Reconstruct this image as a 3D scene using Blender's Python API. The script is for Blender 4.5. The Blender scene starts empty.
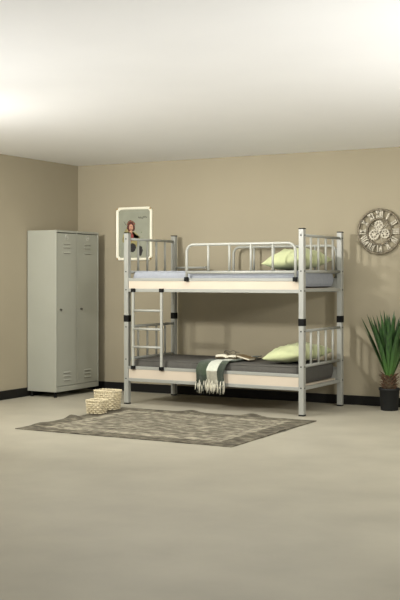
import bpy, bmesh, math, random
from mathutils import Vector, Matrix
from mathutils import noise as mnoise
random.seed(7)
PI = math.pi
scn = bpy.context.scene
COL = scn.collection

# ------------------------------------------------------------------ materials
def lin(c):
    c = c / 255.0
    return c / 12.92 if c <= 0.04045 else ((c + 0.055) / 1.055) ** 2.4
def rgb(r, g, b): return (lin(r), lin(g), lin(b), 1.0)

def mat(name, col, rough=0.5, metal=0.0, var=0.0, scale=6.0, bump=0.0, bscale=60.0, sheen=0.0, spec=0.5):
    m = bpy.data.materials.new(name); m.use_nodes = True
    nt = m.node_tree; b = nt.nodes['Principled BSDF']
    b.inputs['Roughness'].default_value = rough
    b.inputs['Metallic'].default_value = metal
    b.inputs['Specular IOR Level'].default_value = spec
    if sheen: b.inputs['Sheen Weight'].default_value = sheen
    tc = nt.nodes.new('ShaderNodeTexCoord')
    n = nt.nodes.new('ShaderNodeTexNoise'); n.inputs['Scale'].default_value = scale; n.inputs['Detail'].default_value = 5
    nt.links.new(tc.outputs['Object'], n.inputs['Vector'])
    r = nt.nodes.new('ShaderNodeValToRGB')
    r.color_ramp.elements[0].position = 0.3; r.color_ramp.elements[1].position = 0.7
    r.color_ramp.elements[0].color = tuple(max(0, c * (1 - var)) for c in col[:3]) + (1,)
    r.color_ramp.elements[1].color = tuple(min(1, c * (1 + var)) for c in col[:3]) + (1,)
    nt.links.new(n.outputs['Fac'], r.inputs['Fac']); nt.links.new(r.outputs['Color'], b.inputs['Base Color'])
    if bump:
        n2 = nt.nodes.new('ShaderNodeTexNoise'); n2.inputs['Scale'].default_value = bscale; n2.inputs['Detail'].default_value = 4
        nt.links.new(tc.outputs['Object'], n2.inputs['Vector'])
        bp = nt.nodes.new('ShaderNodeBump'); bp.inputs['Strength'].default_value = bump; bp.inputs['Distance'].default_value = 0.01
        nt.links.new(n2.outputs['Fac'], bp.inputs['Height']); nt.links.new(bp.outputs['Normal'], b.inputs['Normal'])
    return m

M = {}
M['wall'] = mat('wall_paint', rgb(156, 147, 124), 0.85, var=0.03, scale=1.2, bump=0.05, bscale=40)
M['wall_far'] = mat('bounce_cut_charcoal', rgb(70, 68, 64), 0.9, var=0.05, scale=2)  # invented dark tone for the unseen walls, cuts bounced light
M['ceiling'] = mat('ceiling_paint', rgb(244, 244, 242), 0.9, var=0.01, scale=2)
M['base'] = mat('baseboard_black', rgb(24, 23, 20), 0.6, var=0.15, scale=8, spec=0.2)
M['floor'] = mat('polished_concrete', rgb(172, 167, 150), 0.42, var=0.09, scale=2.2, bump=0.04, bscale=14, spec=0.4)
M['locker'] = mat('locker_enamel', rgb(159, 160, 147), 0.42, var=0.02, scale=3)
M['metal'] = mat('bed_enamel', rgb(149, 150, 142), 0.35, var=0.02, scale=5)
M['metal_w'] = mat('rail_enamel', rgb(160, 161, 152), 0.35, var=0.02, scale=5)
M['black'] = mat('black_plastic', rgb(12, 12, 11), 0.7, var=0.1, scale=20, spec=0.2)
M['bolt'] = mat('bolt_steel', rgb(22, 22, 22), 0.6, metal=0.0, var=0.1, scale=40, spec=0.2)
M['cream'] = mat('cream_board', rgb(196, 184, 165), 0.7, var=0.03, scale=4)
M['mat_grey'] = mat('pale_grey_ticking', rgb(146, 150, 156), 0.9, var=0.05, scale=30, bump=0.2, bscale=200)
M['mat_dark'] = mat('charcoal_ticking', rgb(80, 78, 72), 0.9, var=0.07, scale=30, bump=0.2, bscale=200)
M['frame'] = mat('ivory_frame', rgb(250, 246, 226), 0.4, var=0.03, scale=12)
M['slot'] = mat('slot_shade_grey', rgb(104, 103, 94), 0.7, var=0.05)  # darker copy of the locker grey, painted shade of the vent openings
M['badge'] = mat('badge_metal', rgb(184, 184, 174), 0.3, metal=0.3, var=0.05)
M['handle'] = mat('handle_steel', rgb(84, 82, 74), 0.35, metal=0.6, var=0.1)
M['gold'] = mat('gold_leaf', rgb(176, 138, 58), 0.4, metal=0.5, var=0.1, scale=30)
M['print'] = mat('print_ground', rgb(146, 148, 130), 0.5, var=0.08, scale=7)
M['wicker'] = mat('ivory_wicker', rgb(206, 194, 162), 0.75, var=0.1, scale=40)
M['pot'] = mat('charcoal_pot', rgb(32, 33, 32), 0.65, var=0.12, scale=15, spec=0.25, bump=0.1)
M['soil'] = mat('soil', rgb(52, 40, 30), 0.95, var=0.3, scale=60, bump=0.6)
M['trunk'] = mat('yucca_trunk', rgb(70, 58, 38), 0.85, var=0.3, scale=30, bump=0.5)
M['scale'] = mat('dry_leaf_base', rgb(98, 72, 52), 0.8, var=0.3, scale=14)
M['clockmetal'] = mat('aged_silver', rgb(176, 169, 150), 0.5, metal=0.2, var=0.3, scale=60)
M['clockring'] = mat('dark_patina', rgb(118, 109, 90), 0.5, metal=0.3, var=0.45, scale=45)
M['page'] = mat('page_paper', rgb(226, 220, 198), 0.7, var=0.05, scale=15)
M['cover'] = mat('tan_leather', rgb(116, 98, 68), 0.6, var=0.15, scale=12)
M['glass_frame'] = mat('dark_spectacle_frame', rgb(48, 38, 30), 0.3, var=0.1)
M['fringe'] = mat('cream_yarn', rgb(214, 210, 190), 0.9, var=0.08, scale=50)

def pillow_mat():
    m = mat('pale_green_cotton', rgb(190, 196, 150), 0.9, var=0.09, scale=9, bump=0.3, bscale=22, sheen=0.1)
    return m
M['pillow'] = pillow_mat()

def leaf_mat():
    m = bpy.data.materials.new('yucca_leaf'); m.use_nodes = True
    nt = m.node_tree; b = nt.nodes['Principled BSDF']; b.inputs['Roughness'].default_value = 0.45
    tc = nt.nodes.new('ShaderNodeTexCoord'); w = nt.nodes.new('ShaderNodeTexNoise')
    w.inputs['Scale'].default_value = 9
    mp = nt.nodes.new('ShaderNodeMapping'); mp.inputs['Scale'].default_value = (6, 6, 0.6)
    nt.links.new(tc.outputs['Object'], mp.inputs['Vector']); nt.links.new(mp.outputs['Vector'], w.inputs['Vector'])
    r = nt.nodes.new('ShaderNodeValToRGB')
    r.color_ramp.elements[0].position = 0.3; r.color_ramp.elements[0].color = rgb(28, 54, 26)
    r.color_ramp.elements[1].position = 0.75; r.color_ramp.elements[1].color = rgb(58, 94, 42)
    nt.links.new(w.outputs['Fac'], r.inputs['Fac'])
    sx = nt.nodes.new('ShaderNodeSeparateXYZ'); nt.links.new(tc.outputs['Object'], sx.inputs['Vector'])
    mr = nt.nodes.new('ShaderNodeMapRange'); mr.inputs['From Min'].default_value = 0.34; mr.inputs['From Max'].default_value = 0.62
    nt.links.new(sx.outputs['Z'], mr.inputs['Value'])
    mx = nt.nodes.new('ShaderNodeMix'); mx.data_type = 'RGBA'; nt.links.new(mr.outputs['Result'], mx.inputs['Factor'])
    mx.inputs['A'].default_value = rgb(68, 106, 46); nt.links.new(r.outputs['Color'], mx.inputs['B'])
    nt.links.new(mx.outputs['Result'], b.inputs['Base Color'])
    return m
M['leaf'] = leaf_mat()

def rug_mat():
    m = bpy.data.materials.new('distressed_rug'); m.use_nodes = True
    nt = m.node_tree; N = nt.nodes; L = nt.links; b = N['Principled BSDF']; b.inputs['Roughness'].default_value = 0.95
    b.inputs['Specular IOR Level'].default_value = 0.1
    tc = N.new('ShaderNodeTexCoord')
    # streaks of worn pile, stretched along the width
    mp = N.new('ShaderNodeMapping'); mp.inputs['Scale'].default_value = (4.0, 9.0, 1)
    L.new(tc.outputs['Object'], mp.inputs['Vector'])
    n1 = N.new('ShaderNodeTexNoise'); n1.inputs['Scale'].default_value = 2.0; n1.inputs['Detail'].default_value = 8; n1.inputs['Roughness'].default_value = 0.7
    L.new(mp.outputs['Vector'], n1.inputs['Vector'])
    # faded ornament: voronoi + rings
    v = N.new('ShaderNodeTexVoronoi'); v.inputs['Scale'].default_value = 13.0
    L.new(tc.outputs['Object'], v.inputs['Vector'])
    ad = N.new('ShaderNodeMath'); ad.operation = 'MULTIPLY_ADD'; ad.inputs[1].default_value = 0.16
    L.new(v.outputs['Distance'], ad.inputs[0]); L.new(n1.outputs['Fac'], ad.inputs[2])
    r = N.new('ShaderNodeValToRGB'); e = r.color_ramp.elements
    e[0].position = 0.38; e[0].color = rgb(76, 72, 62)
    e[1].position = 0.74; e[1].color = rgb(168, 162, 142)
    k = r.color_ramp.elements.new(0.50); k.color = rgb(100, 95, 83)
    k = r.color_ramp.elements.new(0.58); k.color = rgb(118, 113, 99)
    L.new(ad.outputs['Value'], r.inputs['Fac'])
    # border band a little darker: dyed border of the rug
    sx = N.new('ShaderNodeSeparateXYZ'); L.new(tc.outputs['Object'], sx.inputs['Vector'])
    ax = N.new('ShaderNodeMath'); ax.operation = 'ABSOLUTE'; L.new(sx.outputs['X'], ax.inputs[0])
    ay = N.new('ShaderNodeMath'); ay.operation = 'ABSOLUTE'; L.new(sx.outputs['Y'], ay.inputs[0])
    gx = N.new('ShaderNodeMath'); gx.operation = 'GREATER_THAN'; gx.inputs[1].default_value = 0.86; L.new(ax.outputs[0], gx.inputs[0])
    gy = N.new('ShaderNodeMath'); gy.operation = 'GREATER_THAN'; gy.inputs[1].default_value = 0.68; L.new(ay.outputs[0], gy.inputs[0])
    mx = N.new('ShaderNodeMath'); mx.operation = 'MAXIMUM'; L.new(gx.outputs[0], mx.inputs[0]); L.new(gy.outputs[0], mx.inputs[1])
    mix = N.new('ShaderNodeMix'); mix.data_type = 'RGBA'; mix.blend_type = 'MULTIPLY'
    sc = N.new('ShaderNodeMath'); sc.operation = 'MULTIPLY'; sc.inputs[1].default_value = 0.85; L.new(mx.outputs[0], sc.inputs[0])
    L.new(sc.outputs[0], mix.inputs['Factor']); L.new(r.outputs['Color'], mix.inputs['A']); mix.inputs['B'].default_value = (0.62, 0.61, 0.6, 1)
    # broken cream guard stripe inside the border, worn away in patches
    def band(src, a, w_):
        s1 = N.new('ShaderNodeMath'); s1.operation = 'SUBTRACT'; s1.inputs[1].default_value = a; L.new(src.outputs[0], s1.inputs[0])
        s2 = N.new('ShaderNodeMath'); s2.operation = 'ABSOLUTE'; L.new(s1.outputs[0], s2.inputs[0])
        s3 = N.new('ShaderNodeMath'); s3.operation = 'LESS_THAN'; s3.inputs[1].default_value = w_; L.new(s2.outputs[0], s3.inputs[0]); return s3
    bx_, by_ = band(ax, 0.80, 0.045), band(ay, 0.61, 0.055)
    inx = N.new('ShaderNodeMath'); inx.operation = 'LESS_THAN'; inx.inputs[1].default_value = 0.845; L.new(ax.outputs[0], inx.inputs[0])
    iny = N.new('ShaderNodeMath'); iny.operation = 'LESS_THAN'; iny.inputs[1].default_value = 0.665; L.new(ay.outputs[0], iny.inputs[0])
    m1 = N.new('ShaderNodeMath'); m1.operation = 'MAXIMUM'; L.new(bx_.outputs[0], m1.inputs[0]); L.new(by_.outputs[0], m1.inputs[1])
    m2 = N.new('ShaderNodeMath'); m2.operation = 'MULTIPLY'; L.new(inx.outputs[0], m2.inputs[0]); L.new(iny.outputs[0], m2.inputs[1])
    m3 = N.new('ShaderNodeMath'); m3.operation = 'MULTIPLY'; L.new(m1.outputs[0], m3.inputs[0]); L.new(m2.outputs[0], m3.inputs[1])
    n4 = N.new('ShaderNodeTexNoise'); n4.inputs['Scale'].default_value = 16; n4.inputs['Detail'].default_value = 4; L.new(tc.outputs['Object'], n4.inputs['Vector'])
    g4 = N.new('ShaderNodeMapRange'); g4.inputs['From Min'].default_value = 0.44; g4.inputs['From Max'].default_value = 0.58; L.new(n4.outputs['Fac'], g4.inputs['Value'])
    m4 = N.new('ShaderNodeMath'); m4.operation = 'MULTIPLY'; L.new(m3.outputs[0], m4.inputs[0]); L.new(g4.outputs['Result'], m4.inputs[1])
    m5 = N.new('ShaderNodeMath'); m5.operation = 'MULTIPLY'; m5.inputs[1].default_value = 0.6; L.new(m4.outputs[0], m5.inputs[0])
    mixb = N.new('ShaderNodeMix'); mixb.data_type = 'RGBA'; L.new(m5.outputs[0], mixb.inputs['Factor']); L.new(mix.outputs['Result'], mixb.inputs['A']); mixb.inputs['B'].default_value = rgb(176, 170, 150)
    L.new(mixb.outputs['Result'], b.inputs['Base Color'])
    n3 = N.new('ShaderNodeTexNoise'); n3.inputs['Scale'].default_value = 160
    L.new(tc.outputs['Object'], n3.inputs['Vector'])
    bp = N.new('ShaderNodeBump'); bp.inputs['Strength'].default_value = 0.5; bp.inputs['Distance'].default_value = 0.004
    L.new(n3.outputs['Fac'], bp.inputs['Height']); L.new(bp.outputs['Normal'], b.inputs['Normal'])
    return m
M['rug'] = rug_mat()

def yarn(name, c):
    return mat(name, c, 0.95, var=0.1, scale=60, bump=0.5, bscale=260, sheen=0.2)
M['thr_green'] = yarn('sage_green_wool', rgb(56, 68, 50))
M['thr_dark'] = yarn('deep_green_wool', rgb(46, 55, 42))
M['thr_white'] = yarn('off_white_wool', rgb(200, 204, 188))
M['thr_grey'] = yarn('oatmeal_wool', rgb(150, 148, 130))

# ------------------------------------------------------------------ mesh helpers
def box(bm, lo, hi, bev=0.0, seg=2, mi=0, rot=None, about=None):
    lo = Vector(lo); hi = Vector(hi); c = (lo + hi) / 2; s = hi - lo
    r = bmesh.ops.create_cube(bm, size=1.0)
    vs = r['verts']
    for v in vs: v.co = Vector((v.co.x * s.x, v.co.y * s.y, v.co.z * s.z)) + c
    fs = set(f for v in vs for f in v.link_faces)
    for f in fs: f.material_index = mi
    if bev:
        es = list(set(e for v in vs for e in v.link_edges))
        rr = bmesh.ops.bevel(bm, geom=es, offset=bev, segments=seg, profile=0.5, affect='EDGES')
        vs = list(set(v for f in rr['faces'] for v in f.verts) | set(v for v in vs if v.is_valid))
        for f in rr['faces']: f.material_index = mi
    if rot is not None:
        piv = Vector(about) if about is not None else c
        for v in vs: v.co = rot @ (v.co - piv) + piv
    return vs

def tube(bm, pts, rad, seg=12, cap=True, mi=0, flat=(1, 1)):
    pts = [Vector(p) for p in pts]; n = len(pts)
    rads = rad if isinstance(rad, (list, tuple)) else [rad] * n
    tans = []
    for i in range(n):
        a = pts[max(i - 1, 0)]; b = pts[min(i + 1, n - 1)]
        tans.append((b - a).normalized())
    up = Vector((0, 0, 1)) if abs(tans[0].z) < 0.9 else Vector((1, 0, 0))
    rings = []
    nrm = (up - tans[0] * up.dot(tans[0])).normalized()
    for i in range(n):
        nrm = (nrm - tans[i] * nrm.dot(tans[i]))
        if nrm.length < 1e-6: nrm = tans[i].orthogonal()
        nrm.normalize(); bn = tans[i].cross(nrm)
        ring = [bm.verts.new(pts[i] + (nrm * math.cos(2 * PI * k / seg) * flat[0] + bn * math.sin(2 * PI * k / seg) * flat[1]) * rads[i]) for k in range(seg)]
        rings.append(ring)
    for i in range(n - 1):
        for k in range(seg):
            f = bm.faces.new((rings[i][k], rings[i][(k + 1) % seg], rings[i + 1][(k + 1) % seg], rings[i + 1][k]))
            f.smooth = True; f.material_index = mi
    if cap:
        f = bm.faces.new(rings[0][::-1]); f.material_index = mi
        f = bm.faces.new(rings[-1]); f.material_index = mi
    return rings

def lathe(bm, prof, seg=40, c=(0, 0, 0), mi=0):
    c = Vector(c); rings = []
    for r, z in prof:
        if r < 1e-6: rings.append([bm.verts.new(c + Vector((0, 0, z)))])
        else: rings.append([bm.verts.new(c + Vector((r * math.cos(2 * PI * k / seg), r * math.sin(2 * PI * k / seg), z))) for k in range(seg)])
    for a, b in zip(rings[:-1], rings[1:]):
        for k in range(seg):
            k2 = (k + 1) % seg
            if len(a) == 1 and len(b) == 1: continue
            if len(a) == 1: vs = (a[0], b[k2], b[k])
            elif len(b) == 1: vs = (a[k], a[k2], b[0])
            else: vs = (a[k], a[k2], b[k2], b[k])
            f = bm.faces.new(vs); f.smooth = True; f.material_index = mi

def prism(bm, pts, z0, z1, plane='xz', mi=0):
    """closed polygon extruded between two depths; plane xz -> depth along y"""
    def P(a, b, d): return Vector((a, d, b)) if plane == 'xz' else (Vector((a, b, d)) if plane == 'xy' else Vector((d, a, b)))
    A = [bm.verts.new(P(a, b, z0)) for a, b in pts]; B = [bm.verts.new(P(a, b, z1)) for a, b in pts]
    n = len(pts); fs = [bm.faces.new(A), bm.faces.new(B[::-1])]
    for i in range(n): fs.append(bm.faces.new((A[i], B[i], B[(i + 1) % n], A[(i + 1) % n])))
    for f in fs: f.material_index = mi

def obj(name, bm, mats, parent=None, smooth=None, loc=None):
    bmesh.ops.recalc_face_normals(bm, faces=bm.faces[:])
    me = bpy.data.meshes.new(name); bm.to_mesh(me); bm.free()
    for m in (mats if isinstance(mats, (list, tuple)) else [mats]): me.materials.append(m)
    o = bpy.data.objects.new(name, me); COL.objects.link(o)
    if parent: o.parent = parent
    if loc is not None: o.location = loc
    return o
def B(): return bmesh.new()

def thing(name, label, cat, loc=(0, 0, 0), rotz=0, group=None):
    o = bpy.data.objects.new(name, None); COL.objects.link(o); o.empty_display_size = 0.1
    o.location = loc; o.rotation_euler = (0, 0, rotz); return tag(o, label, cat, group)
def tag(o, label, cat, group=None):
    o['label'] = label; o['category'] = cat
    if group: o['group'] = group
    return o
def struct(name, bm, m, parent=None):
    o = obj(name, bm, m, parent)
    if parent is None: o['kind'] = 'structure'
    return o

# ------------------------------------------------------------------ room
RX, RY, RZ = 9.4, -13.0, 2.6
bm = B(); box(bm, (-0.1, RY - .1, -0.1), (RX + .1, 0.1, 0)); struct('floor', bm, M['floor'])
bm = B(); box(bm, (-0.1, RY - .1, RZ), (RX + .1, 0.1, RZ + 0.1)); struct('ceiling', bm, M['ceiling'])
bm = B(); box(bm, (-0.1, 0, 0), (RX + .1, 0.1, RZ)); struct('wall_back', bm, M['wall'])
bm = B(); box(bm, (-0.1, RY, 0), (0, 0, RZ)); struct('wall_left', bm, M['wall'])
bm = B(); box(bm, (RX, RY, 0), (RX + .1, 0, RZ)); struct('unseen_wall_right', bm, M['wall_far'])  # added out of view, dark to hold ambient down
bm = B(); box(bm, (-0.1, RY - .1, 0), (RX + .1, RY, RZ)); struct('unseen_wall_front', bm, M['wall_far'])  # likewise added behind the camera, dark against bounce
BH = 0.095
bm = B(); box(bm, (0.0, -0.012, 0), (RX, 0, BH), 0.002); struct('baseboard_back', bm, M['base'])
bm = B(); box(bm, (0, RY, 0), (0.012, -0.012, BH), 0.002); struct('baseboard_left', bm, M['base'])

# ------------------------------------------------------------------ locker (doors face +x)
LX0, LX1, LY0, LY1, LZ0, LZ1 = 0.0125, 0.398, -0.972, -0.160, 0.06, 1.806
lk = thing('metal_locker', 'tall pale grey two-door metal locker standing in the corner by the left wall', 'locker', ((LX0 + LX1) / 2, (LY0 + LY1) / 2, 0))
ox, oy = (LX0 + LX1) / 2, (LY0 + LY1) / 2
def lb(bm, lo, hi, bev=0, **k): return box(bm, (lo[0] - ox, lo[1] - oy, lo[2]), (hi[0] - ox, hi[1] - oy, hi[2]), bev, **k)
bm = B()
T = 0.018
lb(bm, (LX0, LY0, LZ0), (LX1, LY0 + T, LZ1), 0.003); lb(bm, (LX0, LY1 - T, LZ0), (LX1, LY1, LZ1), 0.003)
lb(bm, (LX0, LY0 + T, LZ1 - 0.022), (LX1, LY1 - T, LZ1), 0.002); lb(bm, (LX0, LY0 + T, LZ0), (LX1 , LY1 - T, LZ0 + 0.055), 0.002)
lb(bm, (LX0, LY0 + T, LZ0), (LX0 + 0.008, LY1 - T, LZ1 - .01)); mid = (LY0 + LY1) / 2 - 0.02
lb(bm, (LX0, mid - 0.007, LZ0 + .05), (LX1 - 0.004, mid + 0.007, LZ1 - 0.02))
obj('cabinet_body', bm, M['locker'], lk)
for (a, b) in ((LY0 + T + 0.004, mid - 0.010), (mid + 0.010, LY1 - T - 0.004)):
    bm = B(); zt, zb = LZ1 - 0.031, LZ0 + 0.060
    lb(bm, (LX1 - 0.022, a, zb), (LX1 - 0.003, b, zt), 0.003)
    d = obj('door', bm, M['locker'], lk)
    c = (a + b) / 2 + 0.0
    # vents: pressed louvres
    for z in (1.665, 1.625, 1.565, 0.262, 0.225, 0.182):
        w = 0.062
        bm = B()
        prism(bm, [(LX1 - 0.003 - ox, z - 0.008), (LX1 + 0.006 - ox, z - 0.006), (LX1 + 0.006 - ox, z - 0.003), (LX1 - 0.003 - ox, z + 0.010)], c - w - oy, c + w - oy, 'xz')
        v = obj('louvre', bm, M['locker'], d)
        bm = B(); lb(bm, (LX1 - 0.0035, c - w + .004, z - 0.0115), (LX1 - 0.0018, c + w - .004, z - 0.008)); obj('slot', bm, M['slot'], v)  # flat strip on the solid door, shade of the slot as colour
    # pressed ring badge
    bm = B(); R0 = 0.026
    tube(bm, [(LX1 - 0.003 - ox, c - oy + R0 * math.cos(t * PI / 12), 1.735 + R0 * math.sin(t * PI / 12)) for t in range(25)], 0.0045, 8, cap=False)
    box(bm, (LX1 - 0.003 - ox, c - oy - 0.012, 1.727), (LX1 + 0.001 - ox, c - oy + 0.012, 1.743), 0.001)
    obj('badge_ring', bm, M['badge'], d)
    # lock handle near the leading edge
    hy = a + 0.058 if a < mid else a + 0.068
    bm = B()
    tube(bm, [(LX1 - 0.005 - ox, hy - oy, 0.948), (LX1 + 0.008 - ox, hy - oy, 0.948)], 0.011, 16)
    tube(bm, [(LX1 + 0.008 - ox, hy - oy, 0.948), (LX1 + 0.020 - ox, hy - oy, 0.948)], 0.007, 14)
    box(bm, (LX1 + 0.012 - ox, hy - oy - .003, 0.930), (LX1 + 0.019 - ox, hy - oy + .003, 0.953), 0.002)
    obj('lock_handle', bm, M['handle'], d)
for y in (LY0 + 0.035, LY1 - 0.035):
    for x in (LX0 + 0.035, LX1 - 0.035):
        bm = B(); lathe(bm, [(0, 0), (0.018, 0), (0.018, 0.010), (0.011, 0.016), (0.011, 0.0599), (0, 0.0599)], 18, (x - ox, y - oy, 0))
        obj('foot', bm, M['black'], lk)

# ------------------------------------------------------------------ bunk bed
BX, BY, YAW = 1.3458, -1.041, -0.024
LEN, WID, HT = 1.96, 0.922, 1.757
bed = thing('bunk_bed', 'light grey tubular metal bunk bed with ladder and guard rails against the back wall', 'bed', (BX, BY, 0), YAW)
S = 0.026
for iu, u in enumerate((0, LEN)):
    for iv, v in enumerate((0, WID)):
        bm = B(); box(bm, (u - S, v - S, 0.012), (u + S, v + S, HT - 0.008), 0.004)
        p = obj('post', bm, M['metal'], bed)
        bm = B(); box(bm, (u - S - .001, v - S - .001, HT - 0.010), (u + S + .001, v + S + .001, HT), 0.002); obj('top_cap', bm, M['bolt'], p)
        bm = B(); box(bm, (u - S - .001, v - S - .001, 0), (u + S + .001, v + S + .001, 0.014), 0.002); obj('foot_cap', bm, M['bolt'], p)
        bm = B(); box(bm, (u - S - .003, v - S - .003, 0.842), (u + S + .003, v + S + .003, 0.910), 0.004); obj('joint_sleeve', bm, M['black'], p)
        so = 1 if u > 0 else -1
        for z in (1.69, 1.355, 1.17, 0.79, 0.46, 0.262):
            bm = B(); tube(bm, [(u, v - S + 0.001, z), (u, v - S - 0.003, z)], 0.007, 10); obj('bolt', bm, M['bolt'], p)
            bm = B(); tube(bm, [(u + so * (S - .001), v, z), (u + so * (S + .003), v, z)], 0.007, 10); obj('bolt', bm, M['bolt'], p)

def side_rail(v0, zt, zb, sgn):
    """C-section rail: top lip, bottom lip, back web, with a cream board between the lips. sgn=-1 front, +1 back"""
    y = v0 + sgn * 0.0
    bm = B(); a, b = S, LEN - S
    f = v0 + sgn * 0.022; k = v0 - sgn * 0.018
    lo, hi = min(f, k), max(f, k)
    box(bm, (a, lo, zt - 0.030), (b, hi, zt), 0.003)
    box(bm, (a, lo, zb), (b, hi, zb + 0.034), 0.003)
    w0, w1 = sorted((k, k + sgn * 0.012)); box(bm, (a, w0, zb + .01), (b, w1, zt - .01))
    r = obj('side_rail', bm, M['metal'], bed)
    bm = B(); w0, w1 = sorted((k + sgn * 0.012, f - sgn * 0.004)); box(bm, (a + .002, w0, zb + 0.0335), (b - .002, w1, zt - 0.0295), 0.001)
    o = obj('fascia_board', bm, M['cream'], r)
for zt, zb in ((1.289, 1.148), (0.390, 0.236)):
    side_rail(0, zt, zb, -1); side_rail(WID, zt, zb, 1)
    bm = B(); box(bm, (0.03, 0.019, zb + 0.024), (LEN - 0.045, WID - 0.019, zb + 0.044)); obj('base_board', bm, M['cream'], bed)

R1 = 0.0125
def bar(bm, a, b, r=R1, seg=12): tube(bm, [a, b], r, seg)
for u in (0, LEN):
    for zt, zb in ((1.690, 1.352), (0.793, 0.463)):
        bm = B(); bar(bm, (u, S, zt), (u, WID - S, zt), 0.0135); bar(bm, (u, S, zb), (u, WID - S, zb), 0.015)
        e = obj('end_frame', bm, M['metal'], bed)
        for v in (0.200, 0.377, 0.555, 0.730):
            bm = B(); bar(bm, (u, v, zb + 0.008), (u, v, zt - 0.008), 0.0115); obj('spindle', bm, M['metal_w'], e)
    for zb in (1.160, 0.240):
        bm = B(); box(bm, (u - 0.018, S, zb), (u + 0.018, WID - S, zb + 0.030), 0.003); obj('end_rail', bm, M['metal'], bed)

def guard(v, sg):
    u0, u1, zt, zb, rr = 0.725, 1.905, 1.618, 1.345, 0.075
    bm = B(); pts = [(u0, v, 1.29), (u0, v, 1.45)]
    for k in range(0, 9):
        t = PI - k * PI / 16; pts.append((u0 + rr + rr * math.cos(t), v, zt - rr + rr * math.sin(t)))
    for k in range(0, 9):
        t = PI / 2 - k * PI / 16; pts.append((u1 - rr + rr * math.cos(t), v, zt - rr + rr * math.sin(t)))
    pts += [(u1, v, 1.45), (u1, v, 1.29)]
    tube(bm, pts, 0.0135, 14); bar(bm, (u0, v, zb), (u1, v, zb), 0.0135, 14)
    g = obj('guard_rail', bm, M['metal_w'], bed)
    for u in (0.970, 1.204, 1.438, 1.670):
        bm = B(); bar(bm, (u, v, zb + 0.008), (u, v, zt - 0.008), 0.0115); obj('guard_bar', bm, M['metal_w'], g)
    for u in (u0, u1):
        bm = B(); w0, w1 = sorted((v - sg * 0.007, v + sg * 0.020)); box(bm, (u - 0.021, w0, 1.256), (u + 0.021, w1, 1.300), 0.004); obj('clamp', bm, M['black'], g)
GV = -0.003
guard(-0.031, -1); guard(WID + 0.031, 1)
# short stop bar running out from the head post along the rear side
bm = B(); bar(bm, (S, WID, 1.402), (0.39, WID, 1.402), 0.011); tube(bm, [(0.385, WID, 1.402), (0.405, WID, 1.402)], 0.016, 14)
obj('stop_bar', bm, M['metal'], bed)

# ladder hooked on the front of the rails
lv = -0.036
bm = B()
ld = obj('ladder', (lambda m_: (box(m_, (0.080, lv - 0.010, 0.376), (0.106, lv + 0.012, 1.150), 0.005), m_)[1])(bm), M['metal_w'], bed)
bm = B(); box(bm, (0.420, lv - 0.010, 0.376), (0.446, lv + 0.012, 1.150), 0.005); obj('ladder_rail', bm, M['metal_w'], ld)
for z in (0.960, 0.773, 0.590):
    bm = B(); bar(bm, (0.098, lv, z), (0.428, lv, z), 0.012); obj('rung', bm, M['metal_w'], ld)
for u in (0.093, 0.433):
    for z, h in ((1.146, 0.038), (0.360, 0.038)):
        bm = B(); box(bm, (u - 0.021, lv - 0.016, z), (u + 0.021, lv + 0.016, z + h), 0.004); obj('clamp', bm, M['black'], ld)

# ------------------------------------------------------------------ mattresses
def bed_pt(u, v, z):
    c, s = math.cos(YAW), math.sin(YAW); return Vector((BX + c * u - s * v, BY + s * u + c * v, z))
def soft_slab(lx, ly, h, r, seed, nx=60, ny=28):
    """rounded soft mattress, origin at the centre of its underside"""
    bm = B(); vs = []
    prof = []
    K = 7
    for k in range(K + 1):
        t = -PI / 2 + k * PI / K / 1.0 * 1.0
        prof.append((math.cos(t) * r, h / 2 + math.sin(t) * (h / 2)))
    # side loop of rings
    def ring(ins, z, n=120):
        out = []
        a, b = lx / 2 - r + ins, ly / 2 - r + ins
        rc = 0.05
        per = []
        for (cx, cy, t0) in ((a - rc, b - rc, 0), (-a + rc, b - rc, PI / 2), (-a + rc, -b + rc, PI), (a - rc, -b + rc, 1.5 * PI)):
            for k in range(7): per.append((cx + rc * math.cos(t0 + k * PI / 12), cy + rc * math.sin(t0 + k * PI / 12)))
        # resample straight segments
        full = []
        for i in range(len(per)):
            p, q = per[i], per[(i + 1) % len(per)]
            d = math.hypot(q[0] - p[0], q[1] - p[1]); m = max(1, int(d / 0.05))
            for j in range(m): full.append((p[0] + (q[0] - p[0]) * j / m, p[1] + (q[1] - p[1]) * j / m))
        return full, z
    base = None; rings = []
    for ins, z in [(-0.03, 0.0)] + [(math.cos(t) * r if True else 0, h * 0.5 + math.sin(t) * h * 0.5) for t in [(-PI / 2 + PI * (k + .5) / 8) for k in range(8)]] + [(-0.03, h)]:
        full, _ = ring(r, z)
        sx = (lx / 2 - r + ins) / (lx / 2); sy = (ly / 2 - r + ins) / (ly / 2)
        row = []
        for (x, y) in full:
            wob = 0.004 * mnoise.noise(Vector((x * 3 + seed, y * 3, z * 8)))
            row.append(bm.verts.new((x * sx + wob, y * sy + wob, z)))
        rings.append(row)
    n = len(rings[0])
    for a, b in zip(rings[:-1], rings[1:]):
        for k in range(n):
            f = bm.faces.new((a[k], a[(k + 1) % n], b[(k + 1) % n], b[k])); f.smooth = True
    f = bm.faces.new(rings[0][::-1]); f = bm.faces.new(rings[-1]); f.smooth = True
    return bm
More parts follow.
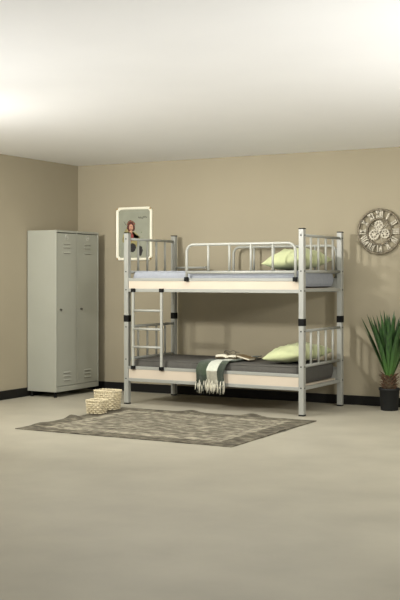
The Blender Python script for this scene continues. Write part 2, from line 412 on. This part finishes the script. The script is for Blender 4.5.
def mattress(z0, h, m, label):
    root = thing('mattress', label, 'mattress', bed_pt(LEN / 2 - 0.008, WID / 2, z0), YAW, 'mattresses of the bunk bed')
    bm = soft_slab(1.890, 0.862, h, 0.035, z0)
    o = obj('mattress_body', bm, m, root)
    for zz in (0.012, h - 0.012):
        bm = B(); a, b, rc = 1.890 / 2 - 0.016, 0.862 / 2 - 0.016, 0.05; pts = []
        for (cx, cy, t0) in ((a - rc, b - rc, 0), (-a + rc, b - rc, PI / 2), (-a + rc, -b + rc, PI), (a - rc, -b + rc, 1.5 * PI)):
            for k in range(7): pts.append((cx + rc * math.cos(t0 + k * PI / 12), cy + rc * math.sin(t0 + k * PI / 12), zz))
        pts.append(pts[0]); tube(bm, pts, 0.004, 6, cap=False); obj('piping', bm, m, root)
    return root
mattress(1.202, 0.160, M['mat_grey'], 'pale grey mattress on the upper bunk')
mattress(0.282, 0.176, M['mat_dark'], 'dark charcoal mattress on the lower bunk')

# ------------------------------------------------------------------ pillows
def pillow(w, d, h, seed):
    bm = B(); n = 40; rows = {}
    for side in (1, -1):
        for i in range(n + 1):
            for j in range(n + 1):
                x = -1 + 2 * i / n; y = -1 + 2 * j / n
                edge = i in (0, n) or j in (0, n)
                if edge and side == -1: rows[(side, i, j)] = rows[(1, i, j)]; continue
                pr = max(0, (1 - abs(x) ** 2.6)) ** 0.55 * max(0, (1 - abs(y) ** 2.6)) ** 0.55
                pin = 1 - 0.10 * (1 - x * x) * abs(y) ** 3; pin2 = 1 - 0.10 * (1 - y * y) * abs(x) ** 3
                wr = 0.020 * mnoise.noise(Vector((x * 2.2 + seed, y * 2.8, side))) + 0.008 * mnoise.noise(Vector((x * 6 + seed, y * 5, side * 3)))
                z = side * pr * h * (0.62 if side > 0 else 0.38) + wr * pr * 1.6 * (1 if side > 0 else .3)
                rows[(side, i, j)] = bm.verts.new((x * w / 2 * pin2, y * d / 2 * pin, z))
    for side in (1, -1):
        for i in range(n):
            for j in range(n):
                q = [rows[(side, i, j)], rows[(side, i + 1, j)], rows[(side, i + 1, j + 1)], rows[(side, i, j + 1)]]
                if side < 0: q.reverse()
                f = bm.faces.new(q); f.smooth = True
    zm = min(v.co.z for v in bm.verts)
    for v in bm.verts:
        v.co.z -= zm; 
    return bm
def put_pillow(c, rz, tilt, dims, seed, label):
    bm = pillow(*dims, seed)
    R_ = Matrix.Rotation(tilt, 3, 'Y')
    for v in bm.verts: v.co = R_ @ v.co
    zm = min(v.co.z for v in bm.verts)
    for v in bm.verts: v.co.z = max(v.co.z - zm, 0) 
    o = obj('pillow', bm, M['pillow'], None, loc=c); o.rotation_euler = (0, 0, rz)
    return tag(o, label, 'pillow', 'light green pillows on the bunk bed')
put_pillow(bed_pt(1.708, 0.475, 1.366), YAW, -0.12, (0.42, 0.80, 0.20), 3.1, 'light green pillow on the upper bunk mattress')
put_pillow(bed_pt(1.712, 0.475, 0.462), YAW, -0.12, (0.42, 0.80, 0.175), 8.4, 'light green pillow on the dark lower bunk mattress')

# ------------------------------------------------------------------ striped throw over the lower bunk edge
def throw():
    root = thing('throw_blanket', 'green and white striped fringed throw draped over the lower bunk edge', 'blanket', bed_pt(1.0, 0.0, 0.0), YAW)
    # path in (v, z) from the hem up over the edge and back
    path = [(-0.046, 0.245), (-0.047, 0.30), (-0.046, 0.345), (-0.045, 0.385), (-0.035, 0.41), (-0.01, 0.435), (0.015, 0.455), (0.05, 0.468)]
    v = 0.05
    while v < 0.66: v += 0.03; path.append((v, 0.4665))
    U0, U1, nu = -0.155, 0.165, 40
    cols = []
    def pt(i, k, off):
        u = U0 + (U1 - U0) * i / nu; vv, z = path[k]
        hang = max(0, 1 - k / 4.0)
        fold = 0.011 * math.sin(i / nu * 2 * PI * 2.6 + 0.6) * (0.4 + 0.8 * hang)
        wr = 0.010 * (mnoise.noise(Vector((u * 9, vv * 9, 2.0))) + 0.4)
        if k < 7: p = Vector((u + 0.012 * math.sin(k * .9 + i * .05) * hang, vv - 0.014 - off + fold, z + 0.006 * math.sin(i * 0.5) * hang))
        else: p = Vector((u + 0.06 * max(0, vv - 0.1), vv, z + max(wr, 0.0) + off + 0.030 * max(0, i / nu - 0.45) * min(1, max(0, (vv - 0.50) / 0.12)) * (1 + 0.4 * math.sin(vv * 30))))
        return p
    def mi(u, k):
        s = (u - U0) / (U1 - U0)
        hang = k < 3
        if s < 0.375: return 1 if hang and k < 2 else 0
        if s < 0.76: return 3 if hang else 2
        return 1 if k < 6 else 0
    bm = B(); top = {}; bot = {}
    for i in range(nu + 1):
        for k in range(len(path)):
            top[i, k] = bm.verts.new(pt(i, k, 0.006)); bot[i, k] = bm.verts.new(pt(i, k, 0.0))
    K = len(path) - 1
    for i in range(nu):
        m_ = lambda k: mi(U0 + (U1 - U0) * (i + .5) / nu, k)
        for k in range(K):
            f = bm.faces.new((top[i, k], top[i + 1, k], top[i + 1, k + 1], top[i, k + 1])); f.smooth = True; f.material_index = m_(k)
            f = bm.faces.new((bot[i, k], bot[i, k + 1], bot[i + 1, k + 1], bot[i + 1, k])); f.smooth = True; f.material_index = m_(k)
        f = bm.faces.new((top[i, 0], bot[i, 0], bot[i + 1, 0], top[i + 1, 0])); f.material_index = m_(0)
        f = bm.faces.new((top[i, K], top[i + 1, K], bot[i + 1, K], bot[i, K])); f.material_index = m_(K)
    for k in range(K):
        for i in (0, nu):
            f = bm.faces.new((top[i, k], top[i, k + 1], bot[i, k + 1], bot[i, k])); f.material_index = mi(U0 + .001 if i == 0 else U1 - .001, k)
    obj('woven_cloth', bm, [M['thr_green'], M['thr_dark'], M['thr_white'], M['thr_grey']], root)
    rnd = random.Random(4)
    bm = B()
    for t in range(64):
        i = t / 63 * nu; b0 = pt(i, 0, 0.003)
        dx = rnd.uniform(-0.012, 0.012); L_ = rnd.uniform(0.045, 0.085)
        z0 = b0.z + rnd.uniform(0.012, 0.055) if t % 2 else b0.z + 0.012
        y0 = b0.y - 0.006
        pts = [(b0.x, y0, z0), (b0.x + dx * .3, y0 - .003, z0 - (z0 - b0.z + L_) * .3), (b0.x + dx * .8, y0 + .001, z0 - (z0 - b0.z + L_) * .65), (b0.x + dx, y0 - .001, b0.z - L_)]
        g = 1 if (i / nu < 0.375 or i / nu > 0.76) and rnd.random() < 0.35 else 0
        tube(bm, pts, [0.0020, 0.0034, 0.0030, 0.0018], 6, mi=g)
    o = obj('fringe', bm, [M['fringe'], M['thr_dark']], root); o['kind'] = 'stuff'
    o['label'] = 'cream yarn fringe along the hem'
throw()

# ------------------------------------------------------------------ open magazine + eyeglasses on the throw
def magazine():
    c = bed_pt(0.958, 0.40, 0.488)
    root = thing('open_book', 'open book with cream pages lying on the throw on the lower bunk', 'book', c, YAW + 0.25)
    def half(s, w, d, lift, t):
        bm = B(); n = 10; up = []; lo = []
        for i in range(n + 1):
            x = s * w * i / n; z = lift * math.sin(min(1, i / n * 1.6) * PI * .62) * (1 - 0.45 * i / n)
            up.append([bm.verts.new((x, y, z + t)) for y in (-d / 2, d / 2)]); lo.append([bm.verts.new((x, y, z * .8)) for y in (-d / 2, d / 2)])
        for i in range(n):
            for A_, fl in ((up, 0), (lo, 1)):
                f = bm.faces.new((A_[i][0], A_[i + 1][0], A_[i + 1][1], A_[i][1])); f.smooth = True
            for q in (0, 1): bm.faces.new((up[i][q], up[i + 1][q], lo[i + 1][q], lo[i][q]))
        for i in (0, n): bm.faces.new((up[i][0], up[i][1], lo[i][1], lo[i][0]))
        return bm
    bm = half(-1, 0.105, 0.20, 0.020, 0.016); obj('page_block', bm, M['page'], root)
    bm = half(1, 0.105, 0.20, 0.016, 0.012); obj('page_block', bm, M['page'], root)
    bm = B(); box(bm, (-0.110, -0.104, -0.004), (0.110, 0.104, 0.0), 0.001); obj('cover', bm, M['cover'], root)
    return root
magazine()
def glasses():
    c = bed_pt(0.985, 0.39, 0.516)
    root = thing('eyeglasses', 'dark-rimmed eyeglasses resting on the open book', 'eyeglasses', c, YAW + 0.2)
    for s in (-1, 1):
        bm = B(); pts = [(s * 0.034 + 0.026 * math.cos(t * PI / 12), -0.0, 0.021 + 0.019 * math.sin(t * PI / 12)) for t in range(25)]
        tube(bm, pts, 0.0023, 8, cap=False); obj('rim', bm, M['glass_frame'], root)
        bm = B(); tube(bm, [(s * 0.060, 0, 0.026), (s * 0.066, 0.05, 0.022), (s * 0.066, 0.11, 0.010), (s * 0.062, 0.135, 0.0025)], 0.0023, 8); obj('temple', bm, M['glass_frame'], root)
    bm = B(); tube(bm, [(-0.010, 0, 0.026), (0, 0, 0.030), (0.010, 0, 0.026)], 0.0023, 8); obj('bridge', bm, M['glass_frame'], root)
glasses()
# rolled tan notebook / cover lying beside the open book, with a dark strap end
def notebook():
    c = bed_pt(1.200, 0.33, 0.4885)
    root = thing('leather_notebook', 'closed tan leather notebook beside the open book on the lower bunk', 'notebook', c, YAW - 0.15)
    root.rotation_euler = (0, 0.20, YAW - 0.15)
    bm = B(); box(bm, (-0.075, -0.055, 0.003), (0.070, 0.055, 0.017), 0.001); obj('page_block', bm, M['page'], root)
    bm = B(); box(bm, (-0.08, -0.06, 0), (0.075, 0.06, 0.003), 0.001); box(bm, (-0.08, -0.06, 0.017), (0.075, 0.06, 0.021), 0.001)
    box(bm, (-0.082, -0.06, 0), (-0.077, 0.06, 0.021), 0.001); obj('cover', bm, M['cover'], root)
notebook()

# ------------------------------------------------------------------ framed picture
def picture():
    X0, X1, Z0, Z1 = 0.545, 1.020, 1.490, 2.094
    cx, cz = (X0 + X1) / 2, (Z0 + Z1) / 2; w, h = (X1 - X0) / 2, (Z1 - Z0) / 2
    root = thing('framed_picture', 'ivory-framed portrait print hung on the wall above the bunk ladder', 'picture', (cx, 0, cz))
    c = 0.036
    def octo(w, h, c): return [(-w + c, -h), (w - c, -h), (w, -h + c), (w, h - c), (w - c, h), (-w + c, h), (-w, h - c), (-w, -h + c)]
    A = octo(w, h, c); Bo = octo(w - 0.029, h - 0.029, 0.022)
    bm = B()
    prof = [(0.0, -0.003), (0.0, -0.022), (0.35, -0.030), (0.75, -0.026), (1.0, -0.012), (1.0, -0.003)]
    rings = []
    for t, d in prof:
        rings.append([bm.verts.new((a[0] * (1 - t) + b[0] * t, d, a[1] * (1 - t) + b[1] * t)) for a, b in zip(A, Bo)])
    for i in range(len(rings)):
        r, q = rings[i], rings[(i + 1) % len(rings)]
        for k in range(8): bm.faces.new((r[k], r[(k + 1) % 8], q[(k + 1) % 8], q[k]))
    obj('frame', bm, M['frame'], root)
    for sx in (-1, 1):
        for sz in (-1, 1):
            bm = B(); bmesh.ops.create_icosphere(bm, subdivisions=2, radius=0.010, matrix=Matrix.Translation((sx * (w - 0.020), -0.022, sz * (h - 0.020)))); obj('corner_stud', bm, M['gold'], root)
    bm = B(); prism(bm, Bo, -0.003, -0.010); pr = obj('print', bm, M['print'], root)
    cols = {'hair': rgb(84, 34, 26), 'skin': rgb(196, 148, 118), 'dress': rgb(150, 140, 92), 'dark': rgb(34, 30, 30), 'red': rgb(140, 62, 56), 'leafy': rgb(96, 106, 70)}
    names = list(cols); ms = [mat('ink_' + n, cols[n], 0.6, var=0.2, scale=30) for n in names]
    bm = B(); rnd = random.Random(2)
    def blob(x, z, rx, rz, n, lay, jag=0.1, rot=0):
        pts = []
        for k in range(18):
            t = 2 * PI * k / 18; r = 1 + rnd.uniform(-jag, jag)
            a, b = rx * math.cos(t) * r, rz * math.sin(t) * r
            pts.append((x + a * math.cos(rot) - b * math.sin(rot), z + a * math.sin(rot) + b * math.cos(rot)))
        prism(bm, pts, -0.0100, -0.0104 - 0.0004 * lay, mi=names.index(n))
    fx, fz = -0.045, 0.085
    blob(fx + .01, fz - 0.15, 0.105, 0.085, 'dress', 0, .15)
    blob(fx + .06, fz - 0.11, 0.06, 0.035, 'dress', 0, .1, -.6)
    blob(fx - .07, fz - 0.10, 0.03, 0.09, 'dress', 0, .1, -.4)
    blob(fx, fz + 0.000, 0.056, 0.066, 'hair', 1, .14)
    blob(fx + 0.002, fz - 0.012, 0.026, 0.036, 'skin', 2, .03)
    blob(fx + 0.002, fz - 0.070, 0.018, 0.040, 'skin', 2, .05)
    blob(fx, fz - 0.125, 0.040, 0.050, 'red', 3, .12)
    blob(fx + 0.02, fz - 0.245, 0.048, 0.050, 'dark', 4, .12)
    blob(fx + 0.125, fz - 0.275, 0.032, 0.055, 'dark', 4, .15)
    for k in range(11):
        t = PI * k / 10; blob(fx + 0.047 * math.cos(t), fz + 0.012 + 0.047 * math.sin(t), 0.010, 0.008, 'red' if k % 2 else 'leafy', 5, .2)
    for s in (-1, 1): blob(fx + s * 0.010, fz - 0.004, 0.004, 0.003, 'dark', 5, 0)
    blob(fx + 0.002, fz - 0.030, 0.007, 0.003, 'red', 5, 0)
    for k in range(9): blob(fx + rnd.uniform(-.09, .16), fz - rnd.uniform(-.02, .16), 0.006, 0.005, 'leafy', 5, .3)
    obj('printed_figure', bm, ms, pr)
    bm = B()
    pts = []
    for k in range(60):
        t = k / 59; pts.append((0.055 + 0.115 * t, -0.0112, 0.176 + 0.012 * math.sin(t * 34) * (1 - .4 * t) + 0.006 * math.sin(t * 11) + .01 * t))
    tube(bm, pts, 0.0020, 5); tube(bm, [(-0.14, -0.0112, 0.14), (-0.11, -0.0112, 0.10)], 0.002, 5)
    obj('signature', bm, M['glass_frame'], pr)
picture()

# ------------------------------------------------------------------ wall clock
def clock():
    C0 = (3.694, 0, 1.757); R = 0.232
    root = thing('wall_clock', 'round openwork metal clock with Roman numerals and gears on the back wall', 'clock', C0)
    def P(r, t, d): return (r * math.sin(t), d, r * math.cos(t))
    def annulus(r0, r1, d0, d1, seg=72):
        bm = B(); prof = [(r0, d0), (r1, d0), (r1, d1), ((r0 + r1) / 2, d1 - 0.004), (r0, d1)]
        rings = [[bm.verts.new(P(r, 2 * PI * k / seg, d)) for k in range(seg)] for r, d in prof]
        for i in range(len(rings)):
            a, b = rings[i], rings[(i + 1) % len(rings)]
            for k in range(seg):
                f = bm.faces.new((a[k], a[(k + 1) % seg], b[(k + 1) % seg], b[k])); f.smooth = i in (2, 3)
        return bm
    m = M['clockmetal']
    obj('outer_ring', annulus(R - 0.020, R, -0.016, -0.040), M['clockring'], root)
    obj('inner_ring', annulus(0.120, 0.136, -0.016, -0.040), M['clockring'], root)
    num = ['XII', 'I', 'II', 'III', 'IV', 'V', 'VI', 'VII', 'VIII', 'IX', 'X', 'XI']
    for h in range(12):
        t = 2 * PI * h / 12; s = num[h]; bm = B()
        wid = {'I': 0.020, 'V': 0.038, 'X': 0.038}; tot = sum(wid[c] for c in s)
        sc = min(1, 0.094 / tot); x = -tot / 2; r0, r1 = 0.135, R - 0.018; hz = r1 - r0
        def stroke(xa, za, xb, zb, wd):
            d = Vector((xb - xa, zb - za)).normalized(); n = Vector((-d.y, d.x)) * wd / 2
            q = [(xa + n.x, za + n.y), (xa - n.x, za - n.y), (xb - n.x, zb - n.y), (xb + n.x, zb + n.y)]
            pts = []
            for (a, b) in q:
                a *= sc; rr = r0 + b
                pts.append((a * math.cos(t) + rr * math.sin(t), -a * math.sin(t) + rr * math.cos(t)))
            prism(bm, pts, -0.018, -0.036)
        for c in s:
            w = wid[c]; m_ = x + w / 2
            if c == 'I': stroke(m_, 0, m_, hz, 0.012)
            elif c == 'V': stroke(x + .005, hz, m_, 0.001, 0.013); stroke(x + w - .005, hz, m_, 0.001, 0.008)
            else: stroke(x + .005, hz, x + w - .005, 0, 0.013); stroke(x + w - .005, hz, x + .005, 0, 0.008)
            for z in (0.004, hz - 0.004):
                stroke(x + .002, z, x + w - .002, z, 0.005)
            x += w
        obj('numeral', bm, m, root)
    def gear(gx, gz, r, nt, holes):
        bm = B(); outer = []
        for k in range(nt * 4):
            a = 2 * PI * k / (nt * 4); rr = r if k % 4 in (0, 1) else r * 0.87
            outer.append((rr, a))
        n = len(outer)
        def ringv(rad, d): return [bm.verts.new((gx + (rad if rad else outer[k][0]) * math.sin(outer[k][1]), d, gz + (rad if rad else outer[k][0]) * math.cos(outer[k][1]))) for k in range(n)]
        rings = [ringv(0, -0.020), ringv(0, -0.034), ringv(r * 0.66, -0.034), ringv(r * 0.66, -0.020)]
        for i in range(4):
            a, b = rings[i], rings[(i + 1) % 4]
            for k in range(n): bm.faces.new((a[k], a[(k + 1) % n], b[(k + 1) % n], b[k]))
        for q in range(holes):
            a = PI * q / holes
            dx, dz = math.sin(a) * r * 0.74, math.cos(a) * r * 0.74; nx, nz = dz / r * 0.008, -dx / r * 0.008
            prism(bm, [(gx - dx + nx, gz - dz + nz), (gx - dx - nx, gz - dz - nz), (gx + dx - nx, gz + dz - nz), (gx + dx + nx, gz + dz + nz)], -0.021, -0.033)
        tube(bm, [(gx, -0.018, gz), (gx, -0.037, gz)], r * 0.26, 14)
        return bm
    for gx, gz, r, nt in ((-0.008, 0.066, 0.048, 12), (-0.058, -0.030, 0.056, 14), (0.058, -0.022, 0.050, 12), (0.0, -0.004, 0.026, 8)):
        obj('gear', gear(gx, gz, r, nt, 3), m, root)
    bm = B()
    for a in (0.0, 0.9, 2.0, 2.9, 4.1, 5.4):
        tube(bm, [(0, -0.024, 0), (0.120 * math.sin(a), -0.024, 0.120 * math.cos(a))], 0.004, 8)
    obj('spoke', bm, m, root)
    bm = B(); prism(bm, [(-0.004, -0.015), (0.004, -0.015), (0.002, 0.085), (-0.002, 0.085)], -0.039, -0.042)
    for v in bm.verts: v.co = Matrix.Rotation(0.75, 3, 'Y') @ v.co
    obj('hand', bm, m, root)
    bm = B(); tube(bm, [(0, -0.030, 0), (0, -0.045, 0)], 0.012, 16); obj('hub', bm, m, root)
    bm = B()
    for k in range(6):
        a = 2 * PI * (k + .5) / 6; tube(bm, [P(0.221, a, 0), P(0.221, a, -0.018)], 0.006, 10)
    obj('standoff', bm, m, root)
clock()

# ------------------------------------------------------------------ potted yucca
def plant():
    root = thing('potted_yucca', 'potted yucca with long sword-shaped green leaves in a black pot by the wall', 'plant', (3.875, -0.262, 0))
    bm = B(); lathe(bm, [(0, 0), (0.080, 0), (0.084, 0.004), (0.097, 0.195), (0.104, 0.198), (0.105, 0.216), (0.098, 0.218), (0.094, 0.196), (0.0, 0.190)], 48)
    obj('pot', bm, M['pot'], root)
    bm = B(); lathe(bm, [(0.0, 0.188), (0.093, 0.188), (0.090, 0.198), (0.04, 0.206), (0, 0.208)], 32); obj('soil', bm, M['soil'], root)
    bm = B(); lathe(bm, [(0.0, 0.19), (0.050, 0.19), (0.056, 0.24), (0.050, 0.29), (0.036, 0.34), (0.02, 0.37), (0, 0.38)], 24); obj('trunk', bm, M['trunk'], root)
    rnd = random.Random(11)
    bm = B()
    for ringi in range(8):
        z = 0.215 + ringi * 0.018; n = 9
        for k in range(n):
            a = 2 * PI * (k + 0.5 * (ringi % 2)) / n + rnd.uniform(-.1, .1); r0 = 0.044; L_ = rnd.uniform(0.055, 0.085)
            d = Vector((math.cos(a), math.sin(a), 0)); s = Vector((-math.sin(a), math.cos(a), 0)) * 0.014
            up = Vector((0, 0, 1))
            b = d * r0 + up * z; tip = b + d * L_ * 0.8 + up * L_ * rnd.uniform(.15, .6)
            v = [bm.verts.new(b - s), bm.verts.new(b + s), bm.verts.new(b + d * .012 - up * .008), bm.verts.new(tip)]
            for f in ((0, 1, 3), (1, 2, 3), (2, 0, 3), (0, 2, 1)): bm.faces.new([v[q] for q in f])
    o = obj('dry_leaf_bases', bm, M['scale'], root)
    nL = 46
    for i in range(nL):
        f = i / (nL - 1); a = i * 2.39996 + 0.3
        lean = 0.04 + 0.38 * f ** 0.8 + rnd.uniform(-.03, .03)
        L_ = rnd.uniform(0.54, 0.65) * (1.0 + 0.02 * f)
        z0 = 0.345 - 0.04 * f; W = rnd.uniform(0.027, 0.034)
        d = Vector((math.cos(a), math.sin(a), 0)); s = Vector((-math.sin(a), math.cos(a), 0)); up = Vector((0, 0, 1))
        bm = B(); n = 12; rows = []
        p = d * (0.008 + 0.020 * f) + up * z0
        for k in range(n + 1):
            t = k / n; ang = lean + 0.05 * t
            tan = d * math.sin(ang) + up * math.cos(ang); nor = d * math.cos(ang) - up * math.sin(ang)
            w = W * (0.55 + 0.75 * t if t < 0.5 else (0.925 * (1 - ((t - .5) / .5) ** 1.7))); w = max(w, 0.0006)
            c = p
            th = 0.0018 * (1 - t * .8)
            rows.append([bm.verts.new(c - s * w + nor * -0.30 * w * -1 * -1), bm.verts.new(c + nor * th), bm.verts.new(c + s * w - nor * 0.30 * w), bm.verts.new(c - nor * th * 1.5)])
            p = p + tan * (L_ / n)
        for k in range(n):
            for q in range(4):
                fc = bm.faces.new((rows[k][q], rows[k][(q + 1) % 4], rows[k + 1][(q + 1) % 4], rows[k + 1][q])); fc.smooth = False
        bm.faces.new(rows[0][::-1]); bm.faces.new(rows[-1])
        # keep foliage off the wall
        for v in bm.verts:
            if v.co.y > 0.245: v.co.y = 0.245 + (v.co.y - 0.245) * 0.02
        obj('leaf', bm, M['leaf'], root)
plant()

# ------------------------------------------------------------------ woven baskets
def basket(w, d, h, loc, label, tap=0.88):
    root = thing('wicker_basket', label, 'basket', loc, 0, 'wicker baskets at the rug edge')
    rc = 0.022
    def per(W, D, r=rc):
        out = []
        for (cx, cy, t0) in ((W / 2 - r, D / 2 - r, 0), (-W / 2 + r, D / 2 - r, PI / 2), (-W / 2 + r, -D / 2 + r, PI), (W / 2 - r, -D / 2 + r, 1.5 * PI)):
            for k in range(5): out.append((cx + r * math.cos(t0 + k * PI / 8), cy + r * math.sin(t0 + k * PI / 8)))
        return out
    def resamp(W, D, n):
        p = per(W, D); q = p + [p[0]]; L_ = [0]
        for a, b in zip(q[:-1], q[1:]): L_.append(L_[-1] + math.hypot(b[0] - a[0], b[1] - a[1]))
        out = []
        j = 0
        for i in range(n):
            s = L_[-1] * i / n
            while L_[j + 1] < s: j += 1
            t = (s - L_[j]) / max(1e-9, L_[j + 1] - L_[j]); a, b = q[j], q[j + 1]
            x, y = a[0] + (b[0] - a[0]) * t, a[1] + (b[1] - a[1]) * t
            dx, dy = b[0] - a[0], b[1] - a[1]; l = math.hypot(dx, dy) or 1
            out.append((x, y, dy / l, -dx / l))
        return out
    ns = int((w + d) * 2 / 0.026) // 2 * 2
    bm = B(); rowh = 0.0175; nr = int((h - 0.016) / rowh)
    for r in range(nr):
        z = 0.010 + r * rowh; k = tap + (1 - tap) * z / h
        pts = []
        m = resamp(w * k, d * k, ns * 4)
        m = [m[q] for q in range(len(m))]
        for i, (x, y, nx, ny) in enumerate(m):
            o_ = 0.0085 * math.cos(PI * (i / 4 + r))
            pts.append((x + nx * o_, y + ny * o_, z))
        pts.append(pts[0]); tube(bm, pts, 0.0072, 7, cap=False)
    weave = obj('woven_wall', bm, M['wicker'], root)
    bm = B()
    a = resamp(w * tap, d * tap, ns); b = resamp(w, d, ns)
    for i in range(ns): tube(bm, [(a[i][0], a[i][1], 0.004), (b[i][0], b[i][1], h - 0.008)], 0.0055, 6)
    obj('stakes', bm, M['wicker'], weave)
    bm = B(); box(bm, (-w * tap / 2 + .004, -d * tap / 2 + .004, 0.002), (w * tap / 2 - .004, d * tap / 2 - .004, 0.010), 0.002); obj('bottom', bm, M['wicker'], root)
    bm = B(); m = resamp(w, d, 90)
    for ph in (0, PI):
        pts = [(x + nx * 0.005 * math.cos(i * .7 + ph), y + ny * 0.005 * math.cos(i * .7 + ph), h - 0.007 + 0.005 * math.sin(i * .7 + ph)) for i, (x, y, nx, ny) in enumerate(m)]
        pts.append(pts[0]); tube(bm, pts, 0.0068, 8, cap=False)
    obj('braided_rim', bm, M['wicker'], root)
RT = 0.009
basket(0.228, 0.160, 0.190, (1.468, -1.590, RT), 'larger cream wicker basket standing behind the small one at the rug edge')
basket(0.160, 0.145, 0.132, (1.552, -1.905, RT), 'small cream wicker basket in front of the larger one at the rug edge')

# ------------------------------------------------------------------ rug
def rug():
    X0, X1, Y0, Y1 = 1.49, 3.56, -3.05, -1.36
    cx, cy = (X0 + X1) / 2, (Y0 + Y1) / 2; nx, ny = 120, 100; bm = B(); th = 0.007
    def bumpz(x, y):
        z = 0
        for bx_, by_, h_, sx_, sy_ in ((1.49, -2.24, 0.026, 0.09, 0.07), (2.28, -1.36, 0.020, 0.09, 0.07), (2.92, -1.36, 0.026, 0.10, 0.08), (1.49, -2.72, 0.010, 0.08, 0.10), (3.56, -2.1, .012, .06, .1)):
            z += h_ * math.exp(-((x - bx_) / sx_) ** 2 - ((y - by_) / sy_) ** 2)
        return z
    T, Bt = {}, {}
    for i in range(nx + 1):
        for j in range(ny + 1):
            x = X0 + (X1 - X0) * i / nx; y = Y0 + (Y1 - Y0) * j / ny
            e = 0.006 * mnoise.noise(Vector((x * 4, y * 4, 0)))
            xx = x + (e if i in (0, nx) else 0); yy = y + (e if j in (0, ny) else 0)
            z = bumpz(x, y)
            T[i, j] = bm.verts.new((xx - cx, yy - cy, z + th)); Bt[i, j] = bm.verts.new((xx - cx, yy - cy, z + 0.001))
    for i in range(nx):
        for j in range(ny):
            f = bm.faces.new((T[i, j], T[i + 1, j], T[i + 1, j + 1], T[i, j + 1])); f.smooth = True
            f = bm.faces.new((Bt[i, j], Bt[i, j + 1], Bt[i + 1, j + 1], Bt[i + 1, j])); f.smooth = True
    for i in range(nx):
        for j in (0, ny): bm.faces.new((T[i, j], T[i + 1, j], Bt[i + 1, j], Bt[i, j]))
    for j in range(ny):
        for i in (0, nx): bm.faces.new((T[i, j], T[i, j + 1], Bt[i, j + 1], Bt[i, j]))
    o = obj('area_rug', bm, M['rug'], None, loc=(cx, cy, 0))
    tag(o, 'worn grey patterned area rug on the concrete floor in front of the bunk bed', 'rug')
rug()

# ------------------------------------------------------------------ lights
def area(name, loc, target, sx, sy, power, col=(1, 0.96, 0.9), spread=180):
    l = bpy.data.lights.new(name, 'AREA'); l.shape = 'RECTANGLE'; l.size = sx; l.size_y = sy; l.energy = power; l.color = col
    l.spread = math.radians(spread)
    o = bpy.data.objects.new(name, l); COL.objects.link(o); o.location = loc
    o.rotation_euler = (Vector(target) - Vector(loc)).to_track_quat('-Z', 'Y').to_euler()
    return o
area('key_softbox', (1.1, -5.0, 2.5), (2.2, 0, 1.9), 0.32, 0.32, 92, (1.0, 0.975, 0.93), 125)
area('fill_softbox', (7.5, -4.1, 2.15), (3.4, 0, 0.8), 0.40, 0.40, 38, (1.0, 0.975, 0.93), 120)
area('overhead_softbox', (2.9, -2.0, 2.5), (2.9, -1.9, 0.9), 3.6, 0.7, 43, (1.0, 0.98, 0.95))
area('added_ceiling_fill', (7.3, -4.8, 0.7), (6.2, -4.6, 2.6), 1.6, 2.4, 92, (1.0, 0.99, 0.98))  # added uplight, no such lamp known: whitens the ceiling, lifts ambient
area('added_ceiling_fill', (1.5, -5.8, 0.7), (2.4, -5.4, 2.6), 1.6, 2.4, 66, (1.0, 0.99, 0.98))  # second added uplight for the ceiling, left side

w = bpy.data.worlds.new('world'); scn.world = w; w.use_nodes = True
w.node_tree.nodes['Background'].inputs[0].default_value = (0.5, 0.5, 0.5, 1); w.node_tree.nodes['Background'].inputs[1].default_value = 0.2

# ------------------------------------------------------------------ camera
cam = bpy.data.cameras.new('camera'); co = bpy.data.objects.new('camera', cam); COL.objects.link(co)
co.location = (7.2452, -10.3304, 1.2965); co.rotation_euler = (PI / 2, 0, 0.4981)
cam.sensor_fit = 'AUTO'; cam.sensor_width = 36; cam.lens = 1070.43 / 600 * 36
cam.shift_y = -22.64 / 600; cam.clip_start = 0.05; cam.clip_end = 60
scn.camera = co
scn.view_settings.view_transform = 'Standard'; scn.view_settings.look = 'None'
scn.view_settings.gamma = 1; scn.view_settings.use_curve_mapping = False
scn.view_settings.exposure = 0.0
